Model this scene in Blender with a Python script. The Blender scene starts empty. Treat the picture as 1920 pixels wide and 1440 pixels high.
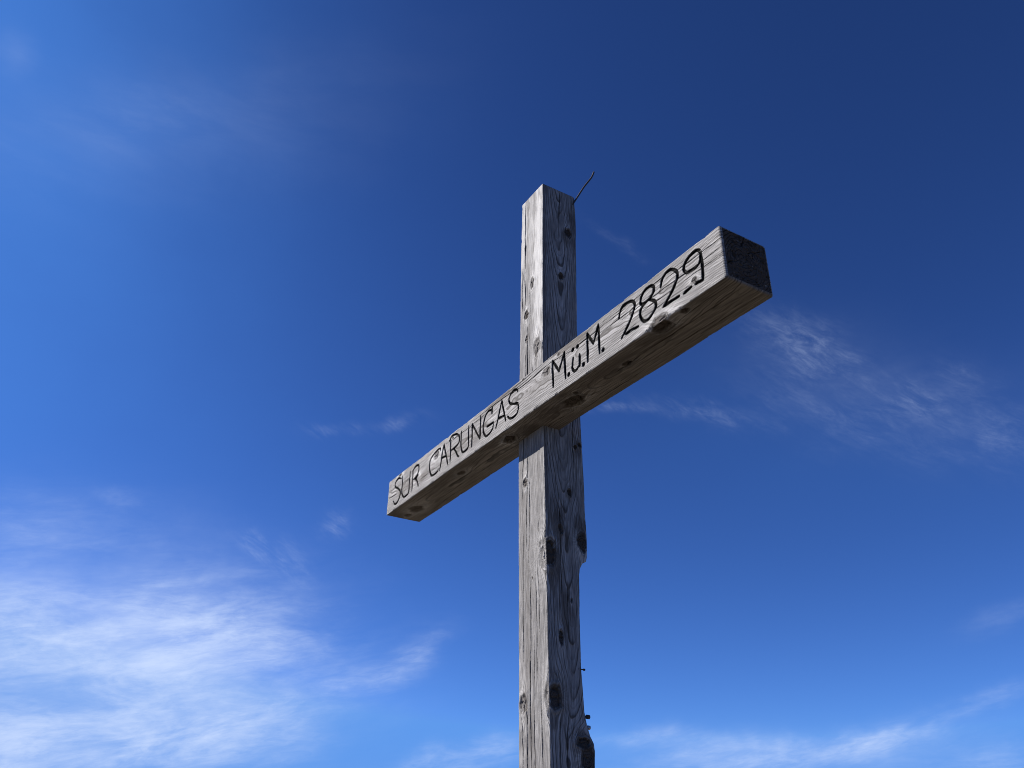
import bpy, math
import numpy as np
from mathutils import Matrix, Vector

scene = bpy.context.scene
R = math.radians

# ------------------------------------------------------------------ camera
CAM_H = 1.6
cam_data = bpy.data.cameras.new("camera")
cam_data.sensor_width = 36.0
cam_data.lens = 29.2
cam_data.clip_start = 0.05
cam_data.clip_end = 60000.0
cam = bpy.data.objects.new("camera", cam_data)
scene.collection.objects.link(cam)
cam.matrix_world = Matrix.Translation((0, 0, CAM_H)) @ Matrix.Rotation(R(90 + 28.857), 4, 'X') @ Matrix.Rotation(R(0.839), 4, 'Z')
scene.camera = cam
scene.view_settings.view_transform = 'Standard'
scene.view_settings.look = 'None'
scene.view_settings.exposure = 0.863
scene.view_settings.gamma = 1.0
scene.cycles.pixel_filter_type = 'BLACKMAN_HARRIS'
scene.cycles.filter_width = 0.95

# ------------------------------------------------------------------ sun and sky
YAW = math.atan2(-0.85713801, 0.51508682)          # direction of the crossbeam on the plan
E1 = Vector((0.51508682, -0.85713801, 0.0))        # along the crossbeam
FN = Vector((-0.85713801, -0.51508682, 0.0))       # out of the lettered face
SUN_SIDE, SUN_EL = R(42.0), R(34.7)
sun_h = FN * math.cos(SUN_SIDE) - E1 * math.sin(SUN_SIDE)
sun_dir = Vector((sun_h.x * math.cos(SUN_EL), sun_h.y * math.cos(SUN_EL), math.sin(SUN_EL)))
SUN_AZ = math.atan2(sun_h.x, sun_h.y)              # clockwise from +Y
sd = bpy.data.lights.new("sun", 'SUN')
sd.energy = 5.0
sd.angle = R(0.53)
sd.color = (1.0, 0.955, 0.9)
sun = bpy.data.objects.new("sun", sd)
scene.collection.objects.link(sun)
sun.rotation_euler = sun_dir.to_track_quat('Z', 'Y').to_euler()
sun.location = (-20, -5, 30)

world = bpy.data.worlds.new("World")
scene.world = world
world.use_nodes = True
wt = world.node_tree
wt.nodes.clear()


def N(t, kind, **kw):
    n = t.nodes.new(kind)
    for k, v in kw.items():
        setattr(n, k, v)
    return n


def put(t, sock, v):
    if isinstance(v, bpy.types.NodeSocket):
        t.links.new(v, sock)
    elif v is not None:
        sock.default_value = v


def M(t, op, a, b=None, c=None, clamp=False):
    n = N(t, 'ShaderNodeMath', operation=op, use_clamp=clamp)
    put(t, n.inputs[0], a)
    put(t, n.inputs[1], b)
    put(t, n.inputs[2], c)
    return n.outputs[0]


def mixc(t, f, a, b, mode='MIX'):
    n = N(t, 'ShaderNodeMix', data_type='RGBA', blend_type=mode)
    put(t, n.inputs[0], f)
    put(t, n.inputs[6], a)
    put(t, n.inputs[7], b)
    return n.outputs[2]


def ramp(t, v, lo, hi, a=0.0, b=1.0, smooth=True):
    n = N(t, 'ShaderNodeMapRange', interpolation_type='SMOOTHSTEP' if smooth else 'LINEAR', clamp=True)
    put(t, n.inputs[0], v)
    for i, x in enumerate((lo, hi, a, b)):
        put(t, n.inputs[1 + i], x)
    return n.outputs[0]


def noise(t, vec, scale, detail=4.0, rough=0.55, dist=0.0, lac=2.0):
    n = N(t, 'ShaderNodeTexNoise')
    put(t, n.inputs['Vector'], vec)
    n.inputs['Scale'].default_value = scale
    n.inputs['Detail'].default_value = detail
    n.inputs['Roughness'].default_value = rough
    n.inputs['Distortion'].default_value = dist
    n.inputs['Lacunarity'].default_value = lac
    return n


# cirrus banks by compass bearing and height above the horizon, in degrees:
# (bearing, height, half length, half width, tilt, thickness, texture)
CLOUDS = [
    (-23.9, 8.59, 8.78, 4.6, 4.9, 0.44, 0),
    (-22.53, 10.7, 3.92, 2.22, 9.7, 0.8, 0),
    (-29.45, 11.04, 3.27, 1.83, 7.4, 0.36, 0),
    (-26.05, 4.4, 8.23, 1.56, 5.1, 0.65, 0),
    (-16.07, 6.5, 4.07, 1.24, 10.7, 0.45, 0),
    (-30.11, 15.57, 4.45, 1.24, 9.3, 0.06, 0),
    (-17.4, 10.64, 3.84, 1.62, -0.5, 0.2, 0),
    (-6.3, 10.74, 2.09, 0.73, 29.6, 0.17, 0),
    (-10.13, 8.96, 3.03, 0.71, 12.6, 0.12, 0),
    (-16.81, 16.59, 1.48, 0.69, -19.0, 0.16, 1),
    (-15.12, 15.45, 1.69, 0.47, -29.9, 0.08, 1),
    (-12.59, 18.53, 0.97, 0.76, -10.0, 0.1, 1),
    (-9.07, 25.62, 1.81, 0.4, 9.8, 0.055, 1),
    (-12.76, 25.01, 2.1, 0.43, 5.7, 0.04, 1),
    (14.21, 26.56, 3.16, 0.54, -17.7, 0.045, 1),
    (7.86, 27.38, 1.8, 0.33, -3.2, 0.045, 1),
    (16.11, 4.74, 7.11, 0.77, 4.1, 0.42, 0),
    (22.86, 5.38, 2.31, 0.41, 14.0, 0.3, 0),
    (9.44, 5.78, 4.92, 0.5, -2.0, 0.18, 0),
    (-2.36, 4.86, 3.73, 0.74, 10.8, 0.24, 0),
    (28.62, 7.21, 3.42, 0.53, 9.8, 0.12, 0),
    (30.82, 11.69, 1.86, 0.66, 13.5, 0.05, 0),
    (-41.89, 41.7, 0.88, 1.23, 31.5, 0.05, 3),
    (-30.51, 41.74, 8.42, 1.87, 31.5, 0.02, 0),
    (-26.3, 18.8, 1.19, 0.46, 9.7, 0.07, 0),
    (-29.67, 17.24, 4.78, 1.26, 10.2, 0.05, 0),
    (29.14, 3.9, 5.09, 0.82, -1.1, 0.14, 0),
    (9.23, 38.01, 2.67, 0.35, -40.6, 0.014, 1),
    (22.11, 29.8, 2.94, 1.38, -35.6, 0.042, 1),
    (25.01, 27.56, 4.69, 1.01, -36.0, 0.039, 1),
    (29.04, 25.35, 1.78, 0.67, -37.7, 0.042, 1),
    (23.46, 25.37, 4.8, 2.07, -19.0, 0.021, 1),
    (27.94, 23.6, 4.79, 2.0, -23.6, 0.018, 1),
    (32.78, 25.78, 2.23, 0.9, -34.5, 0.027, 1),
    (33.7, 22.45, 1.89, 1.9, -37.8, 0.027, 1),
    (-27.3, 12.84, 8.0, 4.09, 8.1, 0.13, 3),
    (-24.55, 8.84, 8.78, 4.85, 4.9, 0.16, 3),
    (-17.72, 6.88, 6.89, 2.43, 10.7, 0.12, 3),
    (-25.91, 3.85, 8.63, 1.42, 3.2, 0.12, 3),
    (26.84, 26.19, 8.61, 2.99, -24.2, 0.03, 3),
    (-28.39, 41.69, 13.0, 4.09, 27.8, 0.03, 3),
    (16.41, 4.68, 9.27, 1.19, -0.9, 0.08, 3),
    (-55.0, 33.0, 20.0, 25.0, 0.0, 1.2, 2),  # texture 2 rows: no cirrus, sky glow and haze painted as broad blobs
    (-36.0, 39.0, 10.0, 4.0, 25.0, 0.08, 2),
    (22.0, 23.0, 12.0, 5.0, -15.0, 0.05, 2),
]


def build_sky():
    t = wt
    out = N(t, 'ShaderNodeOutputWorld')
    bg = N(t, 'ShaderNodeBackground')
    t.links.new(bg.outputs[0], out.inputs[0])
    sky = N(t, 'ShaderNodeTexSky', sky_type='NISHITA')
    sky.sun_disc = False
    sky.sun_elevation = SUN_EL
    sky.sun_rotation = SUN_AZ
    sky.altitude = 2829.0
    sky.air_density = 1.0
    sky.dust_density = 0.35
    sky.ozone_density = 3.0
    gen = N(t, 'ShaderNodeTexCoord').outputs['Generated']
    sep = N(t, 'ShaderNodeSeparateXYZ')
    t.links.new(gen, sep.inputs[0])
    az = M(t, 'MULTIPLY', M(t, 'ARCTAN2', sep.outputs[0], sep.outputs[1]), 180 / math.pi)
    el = M(t, 'MULTIPLY', M(t, 'ARCSINE', sep.outputs[2]), 180 / math.pi)
    ce = M(t, 'COSINE', M(t, 'MULTIPLY', el, math.pi / 180))
    # slow drift that bends the banks so no outline is an ellipse
    w1 = noise(t, gen, 7.0, 4.0, 0.6)
    ws = N(t, 'ShaderNodeSeparateColor')
    t.links.new(w1.outputs['Color'], ws.inputs[0])
    wx = M(t, 'MULTIPLY', M(t, 'SUBTRACT', ws.outputs[0], 0.5), 5.0)
    wy = M(t, 'MULTIPLY', M(t, 'SUBTRACT', ws.outputs[1], 0.5), 3.2)
    A = M(t, 'ADD', az, wx)
    E = M(t, 'ADD', el, wy)
    sums = [None] * 4
    for (a, e, ra, re, rot, amp, g) in CLOUDS:
        co = N(t, 'ShaderNodeCombineXYZ')
        put(t, co.inputs[0], M(t, 'MULTIPLY', M(t, 'SUBTRACT', A, a), math.cos(R(e))))
        put(t, co.inputs[1], E)
        mp = N(t, 'ShaderNodeMapping', vector_type='TEXTURE')
        t.links.new(co.outputs[0], mp.inputs[0])
        mp.inputs['Location'].default_value = (0, e, 0)
        mp.inputs['Rotation'].default_value = (0, 0, R(rot))
        mp.inputs['Scale'].default_value = (ra, re, 1)
        dt = N(t, 'ShaderNodeVectorMath', operation='DOT_PRODUCT')
        t.links.new(mp.outputs[0], dt.inputs[0])
        t.links.new(mp.outputs[0], dt.inputs[1])
        gs = M(t, 'MULTIPLY', M(t, 'POWER', math.e, M(t, 'MULTIPLY', dt.outputs['Value'], -1.0)), amp)
        sums[g] = gs if sums[g] is None else M(t, 'ADD', sums[g], gs)
    dens = None
    for g, (rot, sx, sy) in enumerate(((9, 0.15, 0.50), (-33, 0.30, 1.0), (8, 0.12, 0.2), (6, 0.12, 0.35))):
        co = N(t, 'ShaderNodeCombineXYZ')
        put(t, co.inputs[0], M(t, 'MULTIPLY', az, ce))
        put(t, co.inputs[1], el)
        put(t, co.inputs[2], g * 7.3)
        ro = N(t, 'ShaderNodeVectorRotate', rotation_type='Z_AXIS')
        t.links.new(co.outputs[0], ro.inputs[0])
        ro.inputs['Angle'].default_value = R(-rot)
        sc = N(t, 'ShaderNodeVectorMath', operation='MULTIPLY')
        t.links.new(ro.outputs[0], sc.inputs[0])
        sc.inputs[1].default_value = (sx, sy, 1)
        fil = noise(t, sc.outputs[0], 1.0, 8.0, (0.62, 0.66, 0.42, 0.55)[g], (0.5, 0.7, 0.3, 0.4)[g])
        co2 = N(t, 'ShaderNodeVectorMath', operation='MULTIPLY')
        t.links.new(ro.outputs[0], co2.inputs[0])
        co2.inputs[1].default_value = ((0.15, 0.24, 1), (0.28, 0.33, 1), (0.1, 0.15, 1), (0.16, 0.25, 1))[g]
        lump = noise(t, co2.outputs[0], 1.0, 6.0, 0.55, 0.4)
        lo, hi = ((0.2, 1.6), (0.0, 1.85), (0.95, 1.05), (0.6, 1.4))[g]
        k = M(t, 'MULTIPLY', ramp(t, fil.outputs['Fac'], 0.30, 0.72, lo, hi), ramp(t, lump.outputs['Fac'], 0.28, 0.70, *((0.55, 1.4), (0.3, 1.5), (0.94, 1.06), (0.75, 1.25))[g]))
        if g < 2:
            fv = N(t, 'ShaderNodeVectorMath', operation='MULTIPLY')
            t.links.new(ro.outputs[0], fv.inputs[0])
            fv.inputs[1].default_value = ((0.6, 2.6, 1), (1.0, 3.6, 1))[g]
            fine = noise(t, fv.outputs[0], 1.0, 8.0, 0.66, 0.8)
            k = M(t, 'MULTIPLY', k, ramp(t, fine.outputs['Fac'], 0.3, 0.7, *((0.72, 1.28), (0.5, 1.5))[g]))
        d = M(t, 'MULTIPLY', sums[g], k)
        if g == 2:
            veil = d
            continue
        dens = d if dens is None else M(t, 'ADD', dens, d)
    cover = M(t, 'SUBTRACT', 1.0, M(t, 'POWER', math.e, M(t, 'MULTIPLY', dens, -1.25)))
    gm = N(t, 'ShaderNodeGamma')
    t.links.new(sky.outputs[0], gm.inputs[0])
    gm.inputs[1].default_value = 1.3
    deep = mixc(t, 1.0, gm.outputs[0], (0.365, 0.525, 0.81, 1), 'MULTIPLY')
    low = N(t, 'ShaderNodeVectorMath', operation='MINIMUM')
    t.links.new(deep, low.inputs[0])
    low.inputs[1].default_value = (1.15, 3.25, 8.4)
    # thin veil of scattered light on the sun's side
    vc = M(t, 'SUBTRACT', 1.0, M(t, 'POWER', math.e, M(t, 'MULTIPLY', veil, -1.25)))
    hazy = mixc(t, vc, low.outputs[0], (0.72, 2.5, 7.7, 1))
    col = mixc(t, cover, hazy, (6.1, 7.4, 10.3, 1))
    t.links.new(col, bg.inputs[0])
    bg.inputs[1].default_value = 0.055


build_sky()


# ------------------------------------------------------------------ numeric helpers
_perm = {}


def pnoise(x, y, seed=0):
    """gradient noise, about -1..1"""
    if seed not in _perm:
        rg = np.random.RandomState(seed + 11)
        _perm[seed] = (rg.permutation(4096).astype(np.int32), rg.rand(4096).astype(np.float32) * 2 * np.pi)
    pm, ang = _perm[seed]
    x, y = np.broadcast_arrays(np.asarray(x, np.float64), np.asarray(y, np.float64))
    xi, yi = np.floor(x).astype(np.int64), np.floor(y).astype(np.int64)
    fx, fy = x - xi, y - yi
    u = fx * fx * fx * (fx * (fx * 6 - 15) + 10)
    v = fy * fy * fy * (fy * (fy * 6 - 15) + 10)

    def g(i, j):
        h = ang[pm[(pm[(xi + i) & 4095] + yi + j) & 4095]]
        return np.cos(h) * (fx - i) + np.sin(h) * (fy - j)
    a = g(0, 0) + u * (g(1, 0) - g(0, 0))
    b = g(0, 1) + u * (g(1, 1) - g(0, 1))
    return (a + v * (b - a)) * 1.5


def fbm(x, y, seed=0, octv=4, gain=0.5):
    s, a, f = 0.0, 1.0, 1.0
    for o in range(octv):
        s = s + a * pnoise(x * f, y * f, seed + o)
        a *= gain
        f *= 2.03
    return s


def sstep(x, a, b):
    q = np.clip((x - a) / (b - a), 0, 1)
    return q * q * (3 - 2 * q)


def spline(pts, n=10):
    """smooth polyline through pts (Catmull-Rom)"""
    p = np.array(pts, float)
    if len(p) < 3:
        return p
    p = np.vstack([2 * p[0] - p[1], p, 2 * p[-1] - p[-2]])
    out = []
    for i in range(1, len(p) - 2):
        u = np.linspace(0, 1, n, endpoint=False)[:, None]
        a, b, c, d = p[i - 1], p[i], p[i + 1], p[i + 2]
        out.append(0.5 * (2 * b + (c - a) * u + (2 * a - 5 * b + 4 * c - d) * u ** 2 + (3 * b - a - 3 * c + d) * u ** 3))
    out.append(p[-2][None])
    return np.vstack(out)


def seg_dist(px, py, line):
    """distance from points to a polyline, and the arc length reached"""
    best = np.full(px.shape, 9.0)
    arc = np.zeros(px.shape)
    run = 0.0
    for (x0, y0), (x1, y1) in zip(line[:-1], line[1:]):
        dx, dy = x1 - x0, y1 - y0
        L = math.hypot(dx, dy) + 1e-12
        u = np.clip(((px - x0) * dx + (py - y0) * dy) / (L * L), 0, 1)
        d = np.hypot(px - x0 - u * dx, py - y0 - u * dy)
        m = d < best
        best[m] = d[m]
        arc[m] = (run + u * L)[m]
        run += L
    return best, arc


def mesh_object(name, verts, quads, mat, parent=None, attrs=None, smooth=True):
    me = bpy.data.meshes.new(name)
    verts = np.ascontiguousarray(verts, np.float32)
    quads = np.ascontiguousarray(quads, np.int32)
    me.vertices.add(len(verts))
    me.vertices.foreach_set('co', verts.ravel())
    me.loops.add(quads.size)
    me.loops.foreach_set('vertex_index', quads.ravel())
    me.polygons.add(len(quads))
    me.polygons.foreach_set('loop_start', np.arange(0, quads.size, 4, dtype=np.int32))
    me.polygons.foreach_set('loop_total', np.full(len(quads), 4, np.int32))
    me.polygons.foreach_set('use_smooth', np.full(len(quads), smooth))
    for an, av in (attrs or {}).items():
        at = me.attributes.new(an, 'FLOAT_VECTOR', 'POINT')
        at.data.foreach_set('vector', np.ascontiguousarray(av, np.float32).ravel())
    me.update(calc_edges=True)
    me.validate()
    me.materials.append(mat)
    ob = bpy.data.objects.new(name, me)
    scene.collection.objects.link(ob)
    if parent:
        ob.parent = parent
    return ob


# ------------------------------------------------------------------ weathered timber
class Face:
    """knots: (t, s, rt, rs, dark, bulge, halo)   cracks: (t0, t1, s, half width, depth)   stains: (t, s, rt, rs, amount)"""

    def __init__(self, D, pith, spacing, wander, seed, knots=(), cracks=(), stains=(), strokes=None, brown=0.0, cw=1.5, taper=0.02):
        self.__dict__.update(locals())
        self.cracks = [(a, b, c, w * cw, d) for (a, b, c, w, d) in cracks]

    def fields(self, T, S):
        seed = self.seed
        psi = S.copy()
        bump = np.zeros_like(S)
        disp = np.zeros_like(S)
        knot = np.zeros_like(S)
        kd = np.zeros_like(S)
        halo = np.zeros_like(S)
        kphi = np.zeros_like(S)
        wt_, ws_ = 0.004 * pnoise(T * 25, S * 25, seed + 70), 0.004 * pnoise(T * 25, S * 25, seed + 71)
        for i, (t0, s0, rt, rs, dark, bul, hal) in enumerate(self.knots):
            X, Y = (T + wt_ - t0), (S + ws_ - s0)
            R1 = np.sqrt((X / (rt * 1.5)) ** 2 + (Y / rs) ** 2)
            an0 = np.arctan2(Y / rs, X / rt)
            Rk = np.sqrt((X / rt) ** 2 + (Y / rs) ** 2) * (1 + 0.2 * pnoise(np.cos(an0) * 1.7 + i * 3.1, np.sin(an0) * 1.7 + i, seed + 77))
            m = R1 < 9
            q = 1.0 / np.maximum(R1, 1.0) ** 2 * np.exp(-np.maximum(R1 - 1, 0) ** 2 / 18)
            psi = psi - Y * q * 0.85
            bump = bump + 0.9 * rs * np.exp(-R1 / 1.6)
            k = 1 - sstep(Rk, 0.75, 1.1)
            ang = np.arctan2(Y / rs, X / rt)
            new = k > knot
            kphi = np.where(new, Rk * 4.0 + 0.5 * pnoise(np.cos(ang) * 2 + i * 7, np.sin(ang) * 2, seed + 72), kphi)
            knot = np.maximum(knot, k)
            kd = np.maximum(kd, dark * (1 - sstep(Rk + 0.16 * pnoise(T * 70, S * 90, seed + 75), 0.82, 1.06)))
            # rim of twisted grain: dark collar hugging the knot
            kd = np.maximum(kd, 0.8 * dark * np.exp(-((Rk - 1.08) / 0.09) ** 2))
            fan = 0.35 + 0.65 * sstep(pnoise(np.arctan2(Y, X) * 9 + i, R1 * 0.7, seed + 76), -0.25, 0.35)
            halo = np.maximum(halo, 0.8 * hal * fan * np.exp(-(np.maximum(R1 - 1, 0) / 0.9) ** 2) * (1 - k))
            if bul > 0:
                disp = disp + bul * (np.exp(-(R1 / 1.5) ** 2) + 0.4 * np.exp(-((Rk - 1.25) / 0.3) ** 2)) - bul * 0.9 * k
                # star checks in the heart of the knot
                chk = np.abs(((ang * 3 / (2 * np.pi) + 0.35 * pnoise(Rk * 2, ang * 0 + i, seed + 73)) % 1) - 0.5) * Rk
                disp = disp - 0.004 * (1 - sstep(chk, 0.02, 0.09)) * (1 - sstep(Rk, 0.6, 0.95))
            elif bul < 0:
                off = np.sqrt(((X + 0.14 * rt) / rt) ** 2 + ((Y - 0.1 * rs) / rs) ** 2)
                disp = disp + bul * (1 - sstep(Rk + 0.2 * pnoise(T * 60, S * 60, seed + 74), 0.7, 1.02)) * (0.55 + 0.9 * sstep(off, 0.72, 0.95)) - 0.35 * bul * np.exp(-((Rk - 1.3) / 0.22) ** 2)
                chk = np.abs(((an0 * 2 / (2 * np.pi) + 0.3 * pnoise(Rk * 2, an0 * 0 + i, seed + 73)) % 1) - 0.5) * Rk
                star = (1 - sstep(chk, 0.015, 0.06)) * (1 - sstep(Rk, 0.5, 0.85))
                disp = disp - 0.004 * star
                kd = np.maximum(kd, star)
        wob = -self.taper * T + fbm(T * 0.9 + 3.1, S * 2.2, seed, 3) * self.wander + 0.0022 * pnoise(T * 6, S * 9, seed + 5) + 0.0015 * pnoise(T * 21, S * 22, seed + 6)
        rho = np.sqrt(self.D ** 2 + (psi - self.pith - 0.02 * pnoise(T * 0.8, T * 0, seed + 9)) ** 2)
        phi = (rho + wob + bump) / self.spacing
        phi = phi * (1 - knot) + knot * kphi
        crk = np.zeros_like(S)
        for i, (t0, t1, s0, w, dep) in enumerate(self.cracks):
            u = (T - t0) / (t1 - t0)
            path = s0 + 0.006 * pnoise(T * 3.1, T * 0 + i * 3.3, seed + 20) + 0.0016 * pnoise(T * 22, T * 0 + i * 3.3, seed + 21)
            ww = w * np.clip(4 * u * (1 - u), 0, 1) ** 0.5 * (0.7 + 0.6 * pnoise(T * 9, T * 0 + i, seed + 22))
            ww = np.where((u > 0) & (u < 1), np.maximum(ww, 0), 0)
            d = np.abs(psi * 0.6 + S * 0.4 - path)
            c = np.where(ww > 1e-5, 1 - sstep(d / np.maximum(ww, 1e-5), 0.55, 1.5), 0)
            crk = np.maximum(crk, c)
            disp = disp - dep * c
        stain = np.zeros_like(S)
        for (t0, s0, rt, rs, am) in self.stains:
            r = np.sqrt(((T - t0) / rt) ** 2 + ((S - s0) / rs) ** 2) + 0.5 * fbm(T * 9, psi * 150, seed + 30, 4) + 0.3 * pnoise(T * 12, S * 20, seed + 36)
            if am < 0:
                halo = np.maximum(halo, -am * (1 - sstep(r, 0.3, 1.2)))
            else:
                stain = np.maximum(stain, am * (1 - sstep(r, 0.5, 1.1)))
        # raised latewood, worn earlywood, slow unevenness
        f = phi % 1.0
        ridge = sstep(f, 0.35, 0.86) * (1 - sstep(f, 0.92, 1.0))
        disp = disp + 0.0007 * (ridge - 0.4) + 0.0016 * fbm(T * 4, S * 9, seed + 40, 3)
        paint = np.zeros_like(S)
        if self.strokes is not None:
            for j, (pts, hw) in enumerate(self.strokes):
                ln = spline(pts)
                pad = 0.02
                tm, sm = T[:, 0], S[0, :]
                i0, i1 = np.searchsorted(tm, [ln[:, 0].min() - pad, ln[:, 0].max() + pad])
                k0, k1 = np.searchsorted(sm, [ln[:, 1].min() - pad, ln[:, 1].max() + pad])
                if i1 <= i0 or k1 <= k0:
                    continue
                TT, SS = T[i0:i1, k0:k1], S[i0:i1, k0:k1]
                d, arc = seg_dist(TT, SS, ln)
                w = hw * (1 + 0.2 * pnoise(arc * 28, arc * 0 + j, 301) + 0.07 * pnoise(TT * 190, SS * 190, 302)) * (1 - 0.22 * sstep(np.abs(arc / (arc.max() + 1e-9) - 0.5), 0.36, 0.5))
                prof = np.clip(1 - (d / w) ** 2, 0, 1)
                gone = 1 - sstep(pnoise(TT * 45, SS * 110, 303) , 0.5, 0.8) * 0.35
                disp[i0:i1, k0:k1] = np.minimum(disp[i0:i1, k0:k1], -0.0075 * np.sqrt(prof) + 0.0008 * pnoise(TT * 230, SS * 230, 304) * (prof > 0) + np.where(prof > 0, 0, 9))
                paint[i0:i1, k0:k1] = np.maximum(paint[i0:i1, k0:k1], (1 - sstep(d / w, 0.88, 1.12)) * gone)
        kd = np.clip(kd, 0, 1)
        return dict(phi=phi, psi=psi, knot=knot, kd=kd, crk=crk, paint=paint, stain=stain, halo=halo, disp=disp)


def timber(name, ts, lo1, hi1, lo2, hi2, faces, radii, to_local, mat, parent, res, caps):
    """A squared beam running along t. Faces in order: +1, -1, +2, -2. radii: 4 arrays for corners (++, +-, -+, --).
    The end caps are grids of their own, drawn in to the rounded corners."""
    V, Q, GR, MK, TN = [], [], [], [], []
    base = 0
    nt = len(ts)
    K = 5
    th = np.linspace(np.pi / 4, 0, K)
    endr = 0.009
    d0, d1 = ts - ts[0], ts[-1] - ts
    e = np.minimum(d0, d1)
    inset = np.where(e < endr, endr - np.sqrt(np.maximum(endr ** 2 - (endr - np.minimum(e, endr)) ** 2, 0)), 0)
    for fi, F in enumerate(faces):
        ax, sg = fi // 2, (1 if fi % 2 == 0 else -1)
        if ax == 0:
            lo, hi = lo2 + inset, hi2 - inset
            nrm = (hi1 - inset) if sg > 0 else (lo1 + inset)
            rl = radii[1] if sg > 0 else radii[3]
            rh = radii[0] if sg > 0 else radii[2]
        else:
            lo, hi = lo1 + inset, hi1 - inset
            nrm = (hi2 - inset) if sg > 0 else (lo2 + inset)
            rl = radii[2] if sg > 0 else radii[3]
            rh = radii[0] if sg > 0 else radii[1]
        ns = max(6, int(round(np.mean(hi - lo) / res[fi])))
        cl = rl[:, None] * (1 - np.sin(th))[None]
        dl = rl[:, None] * (1 - np.cos(th))[None]
        ch = rh[:, None] * (1 - np.sin(th))[None]
        dh = rh[:, None] * (1 - np.cos(th))[None]
        u = np.linspace(0, 1, ns + 2)[1:-1]
        mid = (lo + rl)[:, None] + ((hi - rh) - (lo + rl))[:, None] * u[None]
        S = np.hstack([lo[:, None] + cl, mid, hi[:, None] - ch[:, ::-1]])
        dep = np.hstack([dl, np.zeros_like(mid), dh[:, ::-1]])
        T = np.repeat(ts[:, None], S.shape[1], 1)
        # wood is described in fixed face coordinates, so the grids share axes
        fl = F.fields(T, S)
        edge = np.minimum(S - lo[:, None], hi[:, None] - S)
        fade = sstep(edge, 0.0022, 0.009) * sstep(e[:, None], 0.001, 0.01)
        off = nrm[:, None] + sg * (fl['disp'] * fade - dep)
        P = (off, S) if ax == 0 else (S, off)
        V.append(to_local(T.ravel(), P[0].ravel(), P[1].ravel()))
        GR.append(np.stack([fl['phi'].ravel(), fl['psi'].ravel() + fi * 3.7, T.ravel()], 1))
        MK.append(np.stack([fl['kd'].ravel(), fl['crk'].ravel(), fl['paint'].ravel()], 1))
        TN.append(np.stack([fl['stain'].ravel(), fl['halo'].ravel(), np.full(T.size, F.brown)], 1))
        m = S.shape[1]
        idx = np.arange(nt * m).reshape(nt, m) + base
        q = np.stack([idx[:-1, :-1], idx[1:, :-1], idx[1:, 1:], idx[:-1, 1:]], -1).reshape(-1, 4)
        # winding outward (t, s, normal)
        right = (ax == 0 and sg > 0) or (ax == 1 and sg < 0)
        Q.append((q if right else q[:, ::-1]) if not FLIP[name] else (q[:, ::-1] if right else q))
        base += nt * m
    for end, capf in ((0, caps[0]), (-1, caps[1])):
        n = capf['n']
        g = np.linspace(0, 1, n)
        a, b = np.meshgrid(g, g, indexing='ij')
        i = inset[end]
        l1, h1, l2, h2 = lo1[end] + i, hi1[end] - i, lo2[end] + i, hi2[end] - i
        p1, p2 = l1 + (h1 - l1) * a, l2 + (h2 - l2) * b
        for (s1, s2, rr) in ((1, 1, radii[0]), (1, -1, radii[1]), (-1, 1, radii[2]), (-1, -1, radii[3])):
            r = rr[end]
            c1 = (h1 - r) if s1 > 0 else (l1 + r)
            c2 = (h2 - r) if s2 > 0 else (l2 + r)
            x, y = (p1 - c1) * s1, (p2 - c2) * s2
            dd = np.hypot(np.maximum(x, 0), np.maximum(y, 0))
            k = np.where((x > 0) & (y > 0) & (dd > r), r / np.maximum(dd, 1e-9), 1)
            p1, p2 = np.where(k < 1, c1 + (p1 - c1) * k, p1), np.where(k < 1, c2 + (p2 - c2) * k, p2)
        c1, c2 = capf['pith']
        X, Y = p1 - c1, p2 - c2
        rad = np.hypot(X, Y)
        an = np.arctan2(Y, X)
        rad = rad + 0.008 * fbm(p1 * 13, p2 * 13, 90, 3)
        edge = np.minimum(np.minimum(a, 1 - a), np.minimum(b, 1 - b)) * (h1 - l1)
        disp = -0.003 * (fbm(p1 * 55, p2 * 55, 91, 5, 0.6) + 0.4) - 0.004 * sstep(pnoise(p1 * 110, p2 * 110, 95), 0.25, 0.6)
        crk = np.zeros_like(p1)
        for (A0, r0, r1, w) in capf['checks']:
            dA = (an - A0 - 0.25 * pnoise(rad * 22, rad * 0 + A0 * 5, 92) + np.pi) % (2 * np.pi) - np.pi
            c = (1 - sstep(np.abs(dA) * rad / w, 0.5, 1.4)) * sstep(rad, r0, r0 + 0.01) * (1 - sstep(rad, r1 - 0.01, r1))
            crk = np.maximum(crk, c)
        disp = (disp - 0.007 * crk) * sstep(edge, 0.0005, 0.007)
        fleck = sstep(fbm(p1 * 95, p2 * 95, 94, 3, 0.6), 0.72, 0.95) * sstep(pnoise(p1 * 14, p2 * 14, 98), -0.1, 0.4)
        crk = np.maximum(crk, 0.8 * sstep(fbm(p1 * 26, p2 * 34, 97, 5, 0.6), 0.3, 0.75))
        Tc = ts[end] + (disp if end == -1 else -disp)
        V.append(to_local(Tc.ravel(), p1.ravel(), p2.ravel()))
        GR.append(np.stack([(rad / 0.011).ravel(), (an * 0.06).ravel() + 40, rad.ravel()], 1))
        MK.append(np.stack([(capf['dark'] * np.clip(0.95 + 0.12 * fbm(p1 * 30, p2 * 30, 93, 3), 0, 1) * (1 - 0.75 * fleck)).ravel(), crk.ravel(), np.zeros(p1.size)], 1))
        TN.append(np.stack([(0.9 * capf['dark'] * sstep(fbm(p1 * 22, p2 * 22, 96, 4), -0.35, 0.25) * (1 - 0.7 * fleck)).ravel(), 0.8 * fleck.ravel() * capf['dark'], np.full(p1.size, 0.2)], 1))
        idx = np.arange(n * n).reshape(n, n) + base
        q = np.stack([idx[:-1, :-1], idx[1:, :-1], idx[1:, 1:], idx[:-1, 1:]], -1).reshape(-1, 4)
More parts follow.
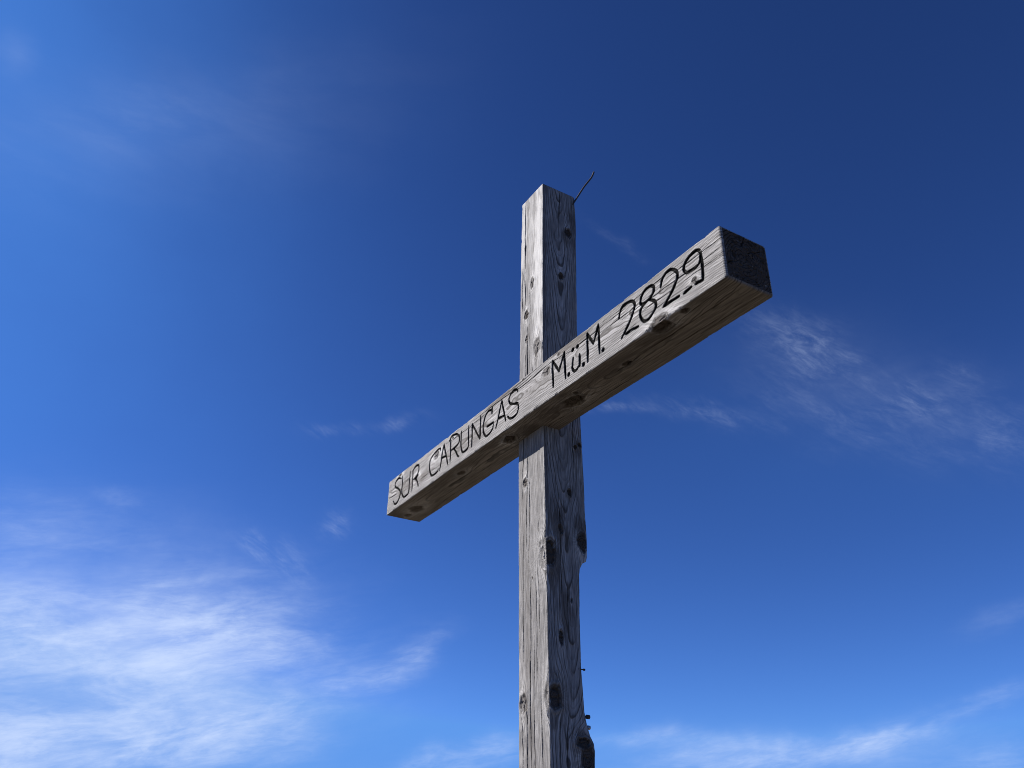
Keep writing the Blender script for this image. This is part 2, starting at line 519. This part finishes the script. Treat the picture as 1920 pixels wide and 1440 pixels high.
        flip = (end == 0) != FLIP[name]
        Q.append(q[:, ::-1] if flip else q)
        base += n * n
    return mesh_object(name, np.vstack(V), np.vstack(Q), mat, parent,
                       dict(grain=np.vstack(GR), marks=np.vstack(MK), tone=np.vstack(TN)))


# ------------------------------------------------------------------ materials
def new_mat(name):
    m = bpy.data.materials.new(name)
    m.use_nodes = True
    t = m.node_tree
    t.nodes.clear()
    out = N(t, 'ShaderNodeOutputMaterial')
    p = N(t, 'ShaderNodeBsdfPrincipled')
    t.links.new(p.outputs[0], out.inputs[0])
    return m, t, p


def wood_material():
    m, t, p = new_mat("weathered_wood")

    def att(nm):
        a = N(t, 'ShaderNodeAttribute', attribute_name=nm)
        s = N(t, 'ShaderNodeSeparateXYZ')
        t.links.new(a.outputs['Vector'], s.inputs[0])
        return s.outputs
    phi, psi, ax = att('grain')
    kd, crk, paint = att('marks')
    stain, halo, brown = att('tone')
    fv = N(t, 'ShaderNodeCombineXYZ')
    put(t, fv.inputs[0], psi)
    put(t, fv.inputs[1], M(t, 'MULTIPLY', ax, 0.022))
    fib = noise(t, fv.outputs[0], 420.0, 5.0, 0.65).outputs['Fac']
    fib_w = noise(t, fv.outputs[0], 95.0, 4.0, 0.6).outputs['Fac']
    bv = N(t, 'ShaderNodeCombineXYZ')
    put(t, bv.inputs[0], psi)
    put(t, bv.inputs[1], M(t, 'MULTIPLY', ax, 0.3))
    blot = noise(t, bv.outputs[0], 13.0, 5.0, 0.6).outputs['Fac']
    gritv = N(t, 'ShaderNodeCombineXYZ')
    put(t, gritv.inputs[0], psi)
    put(t, gritv.inputs[1], ax)
    grit = noise(t, gritv.outputs[0], 300.0, 3.0, 0.7).outputs['Fac']
    # annual rings: slow rise, sharp fall, uneven strength
    f = M(t, 'FRACT', phi)
    late = M(t, 'MULTIPLY', ramp(t, f, 0.55, 0.90), M(t, 'SUBTRACT', 1.0, ramp(t, f, 0.92, 1.0)))
    f2 = M(t, 'FRACT', M(t, 'ADD', M(t, 'MULTIPLY', phi, 2.0), M(t, 'MULTIPLY', blot, 2.0)))
    late2 = M(t, 'MULTIPLY', ramp(t, f2, 0.5, 0.9), M(t, 'SUBTRACT', 1.0, ramp(t, f2, 0.92, 1.0)))
    line = M(t, 'ADD', M(t, 'MULTIPLY', late, ramp(t, blot, 0.34, 0.62, 0.25, 1.0)), M(t, 'MULTIPLY', late2, 0.3), clamp=True)
    silver = mixc(t, ramp(t, fib, 0.36, 0.64), (0.143, 0.139, 0.139, 1), (0.428, 0.417, 0.415, 1))
    warm = mixc(t, ramp(t, fib, 0.32, 0.68), (0.095, 0.078, 0.062, 1), (0.222, 0.187, 0.151, 1))
    base = mixc(t, brown, silver, warm)
    base = mixc(t, ramp(t, blot, 0.34, 0.66, 0.42, 0.0), base, (0.27, 0.26, 0.255, 1), 'MULTIPLY')
    base = mixc(t, ramp(t, fib_w, 0.36, 0.64, 0.35, 0.0), base, (0.38, 0.36, 0.34, 1), 'MULTIPLY')
    base = mixc(t, M(t, 'MULTIPLY', line, 0.85), base, (0.036, 0.031, 0.028, 1))
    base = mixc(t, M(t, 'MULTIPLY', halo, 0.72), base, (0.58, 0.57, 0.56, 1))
    base = mixc(t, M(t, 'MULTIPLY', stain, ramp(t, fib, 0.3, 0.7, 0.95, 0.7)), base, (0.052, 0.041, 0.033, 1))
    kcol = mixc(t, line, (0.060, 0.048, 0.040, 1), (0.008, 0.007, 0.006, 1))
    base = mixc(t, kd, base, kcol)
    base = mixc(t, M(t, 'MULTIPLY', crk, 0.9), base, (0.02, 0.017, 0.015, 1))
    black = mixc(t, ramp(t, grit, 0.45, 0.75, 0.0, 0.6), (0.004, 0.004, 0.004, 1), (0.014, 0.0135, 0.013, 1))
    base = mixc(t, M(t, 'MULTIPLY', paint, ramp(t, grit, 0.2, 0.34, 0.7, 1.0)), base, black)
    t.links.new(base, p.inputs['Base Color'])
    p.inputs['Roughness'].default_value = 0.78
    soot = M(t, 'MAXIMUM', M(t, 'MAXIMUM', paint, crk), M(t, 'MULTIPLY', kd, 0.7), clamp=True)
    put(t, p.inputs['Specular IOR Level'], M(t, 'MULTIPLY_ADD', M(t, 'SUBTRACT', 1.0, soot), 0.17, 0.02))
    dry = M(t, 'SUBTRACT', 1.0, paint, clamp=True)
    h = M(t, 'ADD', M(t, 'MULTIPLY', fib, 0.5), M(t, 'MULTIPLY', line, 0.35))
    h = M(t, 'ADD', h, M(t, 'MULTIPLY', grit, 0.3))
    h = M(t, 'ADD', M(t, 'MULTIPLY', h, dry), M(t, 'MULTIPLY', M(t, 'MULTIPLY', grit, paint), 0.3))
    b = N(t, 'ShaderNodeBump')
    b.inputs['Strength'].default_value = 0.85
    b.inputs['Distance'].default_value = 0.0022
    t.links.new(h, b.inputs['Height'])
    t.links.new(b.outputs[0], p.inputs['Normal'])
    return m


def metal_material(name, col, rough, metallic=0.8):
    m, t, p = new_mat(name)
    tc = N(t, 'ShaderNodeTexCoord').outputs['Object']
    n = noise(t, tc, 180.0, 4.0, 0.6).outputs['Fac']
    c = mixc(t, ramp(t, n, 0.35, 0.65), col, tuple(x * 0.45 for x in col[:3]) + (1,))
    t.links.new(c, p.inputs['Base Color'])
    p.inputs['Metallic'].default_value = metallic
    p.inputs['Roughness'].default_value = rough
    return m


WOOD = wood_material()
IRON = metal_material("rusty_iron", (0.06, 0.05, 0.045, 1), 0.6, 0.5)
PALE_METAL = metal_material("pale_metal", (0.42, 0.42, 0.42, 1), 0.45, 0.9)

# ------------------------------------------------------------------ ground: a stony alpine summit falling away on every side
SUMMIT = Vector((0.0925, 3.4307, 0.0))


def summit_height(x, y):
    r = np.hypot(x - 0.05, y - 1.8)
    h = -0.00 - 0.42 * np.maximum(r - 4.5, 0) ** 1.02
    h = np.where(r > 420, h * 0 - 0.42 * 415.5 ** 1.02 - (r - 420) * 0.08, h)
    amp = sstep(r, 1.6, 12)
    return h + amp * (0.25 * fbm(x * 0.22, y * 0.22, 500, 5) + 4.0 * sstep(r, 20, 200) * fbm(x * 0.02, y * 0.02, 510, 5)) + 0.025 * fbm(x * 1.7, y * 1.7, 520, 4) * sstep(np.hypot(x - SUMMIT.x, y - SUMMIT.y), 0.1, 1.0)


def build_ground():
    rr = np.concatenate([np.linspace(0.02, 12, 150), np.geomspace(12.3, 9000, 120)])
    aa = np.linspace(0, 2 * np.pi, 241)[:-1]
    Rr, A = np.meshgrid(rr, aa, indexing='ij')
    x, y = 0.05 + Rr * np.cos(A), 1.8 + Rr * np.sin(A)
    z = summit_height(x, y)
    n, k = Rr.shape
    idx = np.arange(n * k).reshape(n, k)
    nx = np.roll(idx, -1, 1)
    q = np.stack([idx[:-1], idx[1:], nx[1:], nx[:-1]], -1).reshape(-1, 4)
    m, t, p = new_mat("stony_alpine_ground")
    pos = N(t, 'ShaderNodeNewGeometry').outputs['Position']
    big = noise(t, pos, 0.35, 6.0, 0.6).outputs['Fac']
    mid = noise(t, pos, 4.5, 6.0, 0.65).outputs['Fac']
    vo = N(t, 'ShaderNodeTexVoronoi')
    t.links.new(pos, vo.inputs['Vector'])
    vo.inputs['Scale'].default_value = 9.0
    stone = mixc(t, vo.outputs['Color'], (0.11, 0.093, 0.077, 1), (0.20, 0.173, 0.145, 1))
    grass = mixc(t, mid, (0.055, 0.05, 0.02, 1), (0.14, 0.105, 0.05, 1))
    col = mixc(t, ramp(t, M(t, 'ADD', M(t, 'MULTIPLY', big, 0.6), M(t, 'MULTIPLY', mid, 0.4)), 0.44, 0.56), stone, grass)
    t.links.new(col, p.inputs['Base Color'])
    p.inputs['Roughness'].default_value = 0.95
    b = N(t, 'ShaderNodeBump')
    b.inputs['Distance'].default_value = 0.05
    t.links.new(M(t, 'ADD', mid, vo.outputs['Distance']), b.inputs['Height'])
    t.links.new(b.outputs[0], p.inputs['Normal'])
    ob = mesh_object("ground", np.stack([x.ravel(), y.ravel(), z.ravel()], 1), q, m)
    ob['kind'] = 'structure'


build_ground()

# ------------------------------------------------------------------ the summit cross
cross = bpy.data.objects.new("summit_cross", None)
scene.collection.objects.link(cross)
cross['label'] = "grey weathered timber summit cross with black lettering carved along its crossbeam"
cross['category'] = "cross"
BASE = 3.2338                                       # height of the beam's underside above the ground
# measured from the post's front right edge: a along the beam, b out of the lettered face, z up from the beam's underside
corner = Vector((0.14463, 3.34416, 0.0))
cross.location = corner - E1 * 0.1 - FN * 0.103
cross.rotation_euler = (0, 0, YAW)


def local(a, b, z):
    return np.stack([np.asarray(a) + 0.1, -np.asarray(b) - 0.103, np.asarray(z) + BASE], -1)


FLIP = dict(post=False, crossbeam=True)

# post: runs along z;  1 = a, 2 = b
zs = np.concatenate([np.linspace(-3.6, -1.5, 60), np.arange(-1.496, 1.428 - 0.010, 0.0019), 1.428 - 0.009 * (1 - np.sin(np.linspace(0, np.pi / 2, 6)))])
a_hi = np.interp(zs, [-3.6, -1.397, -1.02, -.73, -.338, 0, .357, .88, 1.417], [.05, .03, .0234, .0162, .007, -.002, -.0053, -.0015, .004])
a_lo = np.interp(zs, [-3.6, -1.385, -.989, -.681, -.268, .081, .311, .521, 1.012, 1.424], [-.185, -.19, -.196, -.2033, -.2104, -.215, -.2155, -.2115, -.2086, -.202])
b_lo = np.interp(zs, [-3.6, -1.3875, -1.3322, -1.3044, -1.2773, -1.2403, -1.1932, -1.1251, -1.0258, -.8803, -.7502, -.66, -.628, -.600, -.590, -.572, -.4652, -.3434, -.2165, -.0857, .077, .565, .636, 1.207, 1.415, 1.43],
                 [-.215, -.2022, -.2053, -.2019, -.1859, -.1728, -.1626, -.1609, -.1554, -.1575, -.160, -.1657, -.170, -.186, -.205, -.2105, -.2119, -.2098, -.211, -.2093, -.2079, -.2055, -.2042, -.2116, -.2067, -.199])
b_lo = b_lo - 0.004                                  # the rounded back edge draws the outline in
b_hi = np.zeros_like(zs) + 0.0015 * pnoise(zs * 1.3, zs * 0, 31)
a_hi = a_hi + 0.0012 * pnoise(zs * 5, zs * 0, 32)
a_lo = a_lo - 0.0012 * pnoise(zs * 5, zs * 0, 33)
b_lo = b_lo + 0.0012 * pnoise(zs * 6, zs * 0, 34)


def worn(ts, base, chip, seed, fr=9.0, tear=0.0):
    k = np.abs(fbm(ts * fr, ts * 0 + seed, seed, 5, 0.6))
    fine = np.abs(pnoise(ts * 70, ts * 0, seed + 3))
    torn = sstep(pnoise(ts * 13, ts * 0 + 4, seed + 5), 0.28, 0.36) * (0.5 + 0.5 * np.abs(pnoise(ts * 45, ts * 0, seed + 6)))
    return np.clip(base + chip * np.maximum(k - 0.35, 0) + 0.0022 * fine + tear * torn, 0.002, 0.03)


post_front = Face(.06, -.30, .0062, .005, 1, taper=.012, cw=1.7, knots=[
    (1.102, -.160, .013, .009, .9, -.004, .2), (.838, -.0916, .034, .018, .45, .003, .6), (.672, -.146, .026, .018, .9, .004, .7),
    (.443, -.053, .044, .030, .5, .003, .3), (.53, -.150, .02, .010, .7, -.003, .2), (-.227, -.148, .020, .017, .75, .004, .8),
    (-.579, .004, .060, .045, .12, .003, .3), (-1.158, -.150, .036, .028, .5, .006, .5), (-1.150, .030, .05, .03, .3, .004, .4),
    (-.67, -.09, .007, .005, .6, -.002, 0)],
    cracks=[(.86, 1.43, -.165, .0024, .006), (.62, .9, -.157, .002, .005), (.70, .99, -.186, .0026, .005), (.20, .60, -.138, .0028, .006), (.05, .45, -.158, .002, .005),
            (.3, .8, -.118, .0012, .003), (.0, .4, -.088, .0014, .004),
            (-.3, .05, -.170, .0018, .005), (-.55, .0, -.135, .0017, .004), (-.6, -.22, -.115, .0012, .004), (-1.45, -.62, -.103, .0019, .006), (-1.0, -.45, -.160, .0015, .004), (-1.5, -1.12, -.02, .0018, .005),
            (-1.5, -1.14, -.128, .0022, .006), (-1.1, -.65, -.055, .0014, .004), (-.9, -.4, -.04, .0013, .003), (-1.5, -.9, -.075, .0013, .004), (-1.5, -1.2, -.16, .0014, .004)],
    stains=[(1.0, -.035, .75, .06, -.9), (1.15, -.18, .4, .035, -.7), (1.2, -.11, .35, .03, -.5), (.40, -.055, .10, .025, .5), (-.95, -.125, .5, .025, .4), (-.35, -.165, .3, .02, .35), (-1.35, -.10, .25, .03, .35), (.25, -.14, .3, .02, .4), (1.36, -.13, .03, .012, .5), (.57, -.135, .06, .012, .35)])  # negative amounts make paler strips on the upper post
post_right = Face(.075, -.10, .0088, .010, 50, taper=.055, cw=1.3, knots=[
    (1.159, -.158, .026, .019, 1., -.005, .3), (.864, -.108, .019, .015, 1., -.006, .5), (-.064, -.169, .011, .009, 1., -.005, .3), (-.05, -.193, .011, .009, 1., -.005, .2),
    (-.293, -.128, .016, .009, 1., -.005, .3), (-.472, -.075, .02, .013, .6, .004, .4), (-.513, -.184, .040, .026, .95, .003, .6), (-.581, -.020, .058, .026, .95, -.010, .8),
    (-.921, -.065, .034, .011, .9, -.006, .5), (-1.152, -.028, .042, .03, .85, -.010, .8), (-1.304, -.150, .018, .03, .9, -.008, .4), (-1.362, -.172, .045, .034, .85, .004, .8), (-.77, -.12, .01, .006, .7, -.002, .2)],
    cracks=[(1.2, 1.43, -.105, .0022, .006), (-.75, -.3, -.07, .0016, .005), (-1.5, -1.2, -.085, .002, .006), (-1.5, -1.22, -.05, .0013, .005), (-.95, -.72, -.10, .0016, .005), (.1, .6, -.03, .0012, .003), (-.2, .2, -.16, .0014, .003)],
    stains=[(.95, -.008, .75, .016, .6), (-.2, -.008, .3, .012, .6), (1.2, -.188, .22, .03, .75), (-.45, -.06, .12, .06, .9), (-.45, -.18, .07, .04, .95), (-.63, -.035, .13, .05, .95), (-1.08, -.03, .05, .04, .8), (-1.22, -.02, .05, .04, .8), (-1.31, -.15, .06, .06, .95), (-1.16, -.055, .1, .04, .8), (-.82, -.09, .14, .035, .85), (1.13, -.15, .07, .035, .85), (.84, -.11, .06, .03, .6), (-.30, -.13, .05, .02, .7), (-.06, -.18, .06, .03, .75), (-1.36, -.17, .09, .05, .9)])
post_back = Face(.09, -.10, .008, .01, 120)
post_left = Face(.09, -.10, .008, .01, 170)
radii = [worn(zs, .004, .006, 61, 9, .005), worn(zs, .011, .006, 64, 4), worn(zs, .004, .008, 67), worn(zs, .006, .010, 70)]   # (+a+b) (+a-b) (-a+b) (-a-b)
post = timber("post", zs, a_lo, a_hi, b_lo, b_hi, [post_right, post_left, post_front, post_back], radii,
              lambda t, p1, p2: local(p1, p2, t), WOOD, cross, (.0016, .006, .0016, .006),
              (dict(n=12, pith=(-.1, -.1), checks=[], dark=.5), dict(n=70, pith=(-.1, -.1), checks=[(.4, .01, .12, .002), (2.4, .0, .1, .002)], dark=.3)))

# crossbeam: runs along a;  1 = b, 2 = z
BL, BR = -1.464, 1.265
ts = np.concatenate([BL + 0.009 * (1 - np.cos(np.linspace(0, np.pi / 2, 6))), np.arange(BL + 0.0105, BR - 0.010, 0.0015), BR - 0.009 * (1 - np.sin(np.linspace(0, np.pi / 2, 5)))])
# the beam is a little stouter towards its lettered right end
right = np.clip((ts - 0.1) / (BR - 0.1), 0, 1)
left = np.clip((-0.2 - ts) / (-0.2 - BL), 0, 1)
f_hi = 0.1179 + 0.0012 * pnoise(ts * 1.7, ts * 0, 41)
f_lo = -0.0907 + 0.0022 * pnoise(ts * 3.2, ts * 0, 42)
h_lo = 0.0 + 0.0014 * pnoise(ts * 2.2, ts * 0, 43)
h_hi = 0.2 + 0.0016 * pnoise(ts * 2.6, ts * 0, 44) + 0.0035 * np.exp(-((ts - .02) / .25) ** 2)

h_hi = h_hi + 0.007 * right
h_lo = h_lo - 0.009 * right - 0.006 * left
f_lo = f_lo - 0.010 * right - 0.005 * left

# carved letters, traced on the face: (along the beam, height)
STROKES = [
    [[-1.288, 0.161], [-1.323, 0.1756], [-1.3575, 0.1703], [-1.372, 0.156], [-1.3653, 0.1366], [-1.3176, 0.1093], [-1.2841, 0.0795], [-1.286, 0.0522], [-1.3162, 0.028], [-1.3498, 0.0274], [-1.3728, 0.0509]],
    [[-1.2699, 0.1686], [-1.269, 0.1181], [-1.2609, 0.0657], [-1.2346, 0.0338], [-1.2002, 0.0306], [-1.1709, 0.0393], [-1.17, 0.097], [-1.1717, 0.1625]],
    [[-1.1344, 0.1556], [-1.1299, 0.0956], [-1.1277, 0.0341]],
    [[-1.1365, 0.152], [-1.116, 0.1645], [-1.0865, 0.1694], [-1.0584, 0.1562], [-1.0576, 0.1253], [-1.0763, 0.1045], [-1.1179, 0.0945]],
    [[-1.0984, 0.0957], [-1.0691, 0.0747], [-1.0474, 0.0344]],
    [[-0.7923, 0.1484], [-0.8023, 0.1628], [-0.8323, 0.1635], [-0.8796, 0.1543], [-0.9119, 0.1393], [-0.9224, 0.1073], [-0.9121, 0.068], [-0.8865, 0.0402], [-0.8465, 0.0379], [-0.8197, 0.0424], [-0.8161, 0.0516]],
    [[-0.7595, 0.1701], [-0.7781, 0.1077], [-0.798, 0.0382]],
    [[-0.7595, 0.1701], [-0.7333, 0.1027], [-0.7082, 0.0417]],
    [[-0.7831, 0.1008], [-0.7278, 0.0949]],
    [[-0.6845, 0.1728], [-0.6834, 0.1071], [-0.6824, 0.0437]],
    [[-0.6988, 0.1666], [-0.6731, 0.1835], [-0.6225, 0.1739], [-0.591, 0.1464], [-0.5949, 0.1163], [-0.6349, 0.106], [-0.6775, 0.1049]],
    [[-0.6493, 0.1046], [-0.6245, 0.0791], [-0.6016, 0.0468], [-0.5878, 0.04]],
    [[-0.571, 0.1684], [-0.5712, 0.1214], [-0.5676, 0.0802], [-0.5518, 0.0489], [-0.5205, 0.0455], [-0.4929, 0.0572], [-0.4931, 0.1133], [-0.4931, 0.1672]],
    [[-0.459, 0.1646], [-0.4562, 0.0987], [-0.4572, 0.0424]],
    [[-0.4589, 0.1629], [-0.4152, 0.1046], [-0.3749, 0.05]],
    [[-0.3723, 0.1698], [-0.3736, 0.1101], [-0.3749, 0.0511]],
    [[-0.2636, 0.1736], [-0.2639, 0.1389]],
    [[-0.2648, 0.1586], [-0.2977, 0.166], [-0.3295, 0.1473], [-0.3443, 0.1092], [-0.34, 0.0689], [-0.3156, 0.0419], [-0.2815, 0.0445], [-0.2552, 0.0591], [-0.2508, 0.0881]],
    [[-0.3093, 0.0882], [-0.2508, 0.0881]],
    [[-0.1758, 0.1704], [-0.1982, 0.111], [-0.226, 0.0489]],
    [[-0.1758, 0.1704], [-0.1587, 0.113], [-0.139, 0.0503]],
    [[-0.2068, 0.0893], [-0.1502, 0.0815]],
    [[-0.032, 0.1535], [-0.0384, 0.1645], [-0.0629, 0.1741], [-0.0928, 0.166], [-0.1098, 0.1482], [-0.1017, 0.1232], [-0.0686, 0.105], [-0.0344, 0.0921], [-0.026, 0.0691], [-0.0362, 0.0458], [-0.0653, 0.0373], [-0.0987, 0.044], [-0.122, 0.0643]],
    [[0.2517, 0.1726], [0.2513, 0.1115], [0.2517, 0.0457]],
    [[0.2517, 0.1716], [0.2763, 0.1348], [0.2987, 0.0985]],
    [[0.2987, 0.0985], [0.3204, 0.1348], [0.3404, 0.172]],
    [[0.3404, 0.172], [0.3418, 0.1109], [0.3437, 0.0452]],
    [[0.3656, 0.0521], [0.3671, 0.0498]],
    [[0.4005, 0.1127], [0.3962, 0.0842], [0.3947, 0.0649], [0.4089, 0.0466], [0.4324, 0.0498], [0.4437, 0.0609]],
    [[0.4458, 0.108], [0.4459, 0.0754], [0.4472, 0.0529]],
    [[0.3989, 0.1536], [0.4004, 0.1518]],
    [[0.4322, 0.1527], [0.4337, 0.1508]],
    [[0.4707, 0.0482], [0.4721, 0.0459]],
    [[0.5017, 0.1771], [0.5012, 0.1103], [0.5008, 0.0452]],
    [[0.5016, 0.176], [0.5226, 0.1411], [0.5403, 0.1099]],
    [[0.5403, 0.1099], [0.5588, 0.1456], [0.5757, 0.1801]],
    [[0.5757, 0.1801], [0.5774, 0.1123], [0.5791, 0.0464]],
    [[0.6003, 0.0508], [0.6016, 0.0491]],
    [[0.7074, 0.1371], [0.7125, 0.1573], [0.7315, 0.1774], [0.7644, 0.178], [0.7937, 0.1671], [0.8036, 0.1437], [0.794, 0.1189], [0.7701, 0.0898], [0.744, 0.0667], [0.717, 0.0428]],
    [[0.7411, 0.0484], [0.7742, 0.0469], [0.8149, 0.0415]],
    [[0.8852, 0.1228], [0.8606, 0.1193], [0.8388, 0.1279], [0.8388, 0.1409], [0.845, 0.1584], [0.868, 0.174], [0.9018, 0.1728], [0.9171, 0.1556], [0.9106, 0.1361], [0.8852, 0.1228]],
    [[0.885, 0.121], [0.914, 0.0982], [0.9195, 0.0745], [0.9065, 0.0568], [0.878, 0.0409], [0.8506, 0.0454], [0.8349, 0.0677], [0.8323, 0.0938], [0.849, 0.1126], [0.885, 0.121]],
    [[0.9524, 0.1373], [0.9648, 0.1653], [0.9909, 0.1799], [1.0175, 0.175], [1.0382, 0.1541], [1.0426, 0.132], [1.0302, 0.1081], [1.0033, 0.0811], [0.9803, 0.0634], [0.9574, 0.047]],
    [[0.9586, 0.0473], [0.9844, 0.0477], [1.0398, 0.0447]],
    [[1.1526, 0.1183], [1.1337, 0.1102], [1.1049, 0.1142], [1.0872, 0.1177], [1.0758, 0.1364], [1.081, 0.1552], [1.1033, 0.1712], [1.1351, 0.1768], [1.1533, 0.1718], [1.1626, 0.1556], [1.1576, 0.1322], [1.1503, 0.1178]],
    [[1.1634, 0.1551], [1.1642, 0.1165], [1.1634, 0.0794], [1.1603, 0.0423]],
    [[1.1603, 0.0423], [1.1381, 0.0459], [1.1249, 0.0464]],
    [[1.1028, 0.0475], [1.0646, 0.0423]],
]
LETTERS = [(s, (0.0064 if s[0][0] < 0.1 else 0.0072) if len(s) > 2 or math.hypot(s[0][0] - s[1][0], s[0][1] - s[1][1]) > 0.01 else 0.0125) for s in STROKES]

beam_front = Face(.085, .115, .0062, .011, 210, knots=[
    (.299, .184, .011, .009, .7, -.001, .2), (.204, .142, .032, .019, .55, .002, .4), (1.1216, .0642, .012, .012, .6, .002, .5), (.93, -.012, .050, .030, .8, .003, .9),
    (-.835, .135, .030, .022, .35, .003, 1.), (-1.075, .095, .026, .017, .3, .002, 1.), (-1.303, .190, .022, .014, .3, .001, .9), (.015, .193, .008, .006, .8, -.002, .2), (-.66, .168, .010, .007, .6, .001, .5)],
    cracks=[(.72, 1.27, .118, .0017, .006), (.98, 1.27, .150, .0015, .005), (.80, 1.27, .088, .0012, .004), (.45, .95, .136, .0012, .004), (.3, .75, .158, .0015, .004), (-.1, .35, .165, .0017, .005),
            (-.45, .1, .176, .0014, .004), (-.75, -.3, .16, .0012, .004), (-1.46, -1.15, .128, .0013, .004), (-1.46, -1.3, .085, .0011, .004), (-1.05, -.75, .07, .0010, .003), (.6, 1.2, .172, .0011, .003), (.75, 1.15, .055, .0010, .003), (-.2, .3, .19, .0013, .003)],
    stains=[(.40, .187, .15, .034, .95), (-.22, .186, .16, .02, .8), (-1.22, .085, .12, .04, .7), (-1.02, .072, .09, .03, .7), (-.60, .09, .13, .045, .5), (-.42, .075, .11, .04, .45), (.12, .10, .16, .03, .3), (-.77, .085, .04, .03, .25), (.52, .18, .03, .012, .5)],
    strokes=LETTERS)
beam_under = Face(.07, .02, .0085, .013, 260, brown=.8, knots=[
    (.268, .021, .050, .034, .85, -.012, .4), (-.199, .0545, .036, .026, .95, -.015, .9), (.334, .058, .012, .010, .8, -.003, .5), (.642, .035, .020, .014, .9, -.005, .4), (-1.257, .022, .05, .034, .6, .004, .5),
    (-1.378, .017, .026, .018, .6, .003, .4), (-.674, .053, .028, .017, .7, .003, .4), (.925, .098, .040, .028, .85, -.011, .8), (1.04, .095, .02, .012, .9, -.006, .3)],
    cracks=[(.55, 1.27, .03, .0022, .007), (.85, 1.27, .075, .0016, .006), (.5, 1.2, -.03, .0014, .004), (.95, 1.27, -.055, .0014, .004), (.1, .7, -.05, .0013, .004), (-.3, .3, -.02, .0014, .004), (-1.2, -.4, -.02, .0012, .004), (-1.0, -.3, .02, .0012, .003), (-1.4, -.7, -.055, .0012, .003)],
    stains=[(.22, .04, .20, .06, .95), (-.25, .09, .16, .03, .8), (-.13, .04, .14, .06, .95), (.55, .06, .3, .04, .7), (.86, .07, .13, .06, .95), (.64, .04, .06, .04, .9), (-1.43, .06, .06, .05, .6), (-.7, .07, .4, .03, .5), (1.0, .1, .2, .02, .4)])
beam_top = Face(.09, .02, .008, .01, 320)
beam_back = Face(.09, .10, .008, .01, 370)
radii = [worn(ts, .0045, .007, 81, 9, .005), worn(ts, .0045, .008, 84, 12, .012), worn(ts, .008, .014, 87), worn(ts, .007, .016, 90)]
beam = timber("crossbeam", ts, f_lo, f_hi, h_lo, h_hi, [beam_front, beam_back, beam_top, beam_under], radii,
              lambda t, p1, p2: local(t, p1, p2), WOOD, cross, (.0013, .006, .006, .0017),
              (dict(n=60, pith=(.02, .09), checks=[(.5, .01, .1, .002)], dark=.6),
               dict(n=150, pith=(.03, .10), checks=[(2.5, .05, .2, .0012), (1.75, .05, .2, .0032), (-.6, .02, .09, .001)], dark=.98)))


# ------------------------------------------------------------------ ironwork on the back of the post
def lathe(name, prof, origin, axis, mat, parent, seg=20, hexa=False):
    """prof: (distance along axis, radius)"""
    ax = Vector(axis).normalized()
    u = ax.orthogonal().normalized()
    w = ax.cross(u)
    vs, qs = [], []
    for d, r in prof:
        for k in range(seg):
            a = 2 * math.pi * k / seg
            rr = r
            if hexa and r > 0.001:
                rr = r * math.cos(math.pi / 6) / math.cos((a % (math.pi / 3)) - math.pi / 6)
            vs.append(origin + ax * d + (u * math.cos(a) + w * math.sin(a)) * rr)
    for i in range(len(prof) - 1):
        for k in range(seg):
            qs.append((i * seg + k, i * seg + (k + 1) % seg, (i + 1) * seg + (k + 1) % seg, (i + 1) * seg + k))
    return mesh_object(name, np.array([tuple(v) for v in vs]), np.array(qs), mat, parent)


back = (0, 1, 0)                                     # local +y points out of the back of the post
for (a, z, b_end, r, mat) in ((.0215, -1.0357, -.1735, .0042, IRON), (.018, -1.2085, -.1915, .0085, IRON), (.012, -1.2461, -.1965, .0085, PALE_METAL)):
    tip = Vector(tuple(local(a, b_end, z)))
    L = .035
    o = tip - Vector(back) * L
    ob = lathe("nail" if r < .006 else "bolt", [(0, r * .55), (L - r * 1.7, r * .55), (L - r * 1.7, r * 1.0), (L - r * .25, r * 1.0), (L, r * .8), (L + .0002, 0.0001)], o, back, mat, cross, 24, hexa=r > .006)
    if mat is PALE_METAL:
        ob['label'] = "pale bolt head"


def tube(name, pts, r, mat, parent, seg=12):
    ln = [Vector(tuple(p)) for p in spline(pts, 8)]
    vs, qs = [], []
    u = Vector((0, 0, 1)).cross(ln[1] - ln[0]).normalized()
    n = len(ln)
    rads = [r] * n
    rings = [(ln[0], 0.0002)] + list(zip(ln, rads)) + [(ln[-1] + (ln[-1] - ln[-2]).normalized() * 0.001, r * .8), (ln[-1] + (ln[-1] - ln[-2]).normalized() * 0.0014, .0002)]
    for i, (p, rr) in enumerate(rings):
        j = min(max(i - 1, 0), n - 1)
        d = (ln[min(j + 1, n - 1)] - ln[max(j - 1, 0)]).normalized()
        u = (u - d * u.dot(d)).normalized()
        w = d.cross(u)
        for k in range(seg):
            a = 2 * math.pi * k / seg
            vs.append(tuple(p + (u * math.cos(a) + w * math.sin(a)) * rr))
    for i in range(len(rings) - 1):
        for k in range(seg):
            qs.append((i * seg + k, i * seg + (k + 1) % seg, (i + 1) * seg + (k + 1) % seg, (i + 1) * seg + k))
    return mesh_object(name, np.array(vs), np.array(qs), mat, parent)


wire = [(-.008, -.181, 1.340), (.0063, -.2048, 1.3942), (.018, -.2243, 1.4378), (.0317, -.2471, 1.4895), (.0432, -.2662, 1.5263), (.0535, -.2834, 1.5576), (.0592, -.2928, 1.581), (.0634, -.2999, 1.6065)]
tube("wire", [local(*p) for p in wire], .0047, IRON, cross)
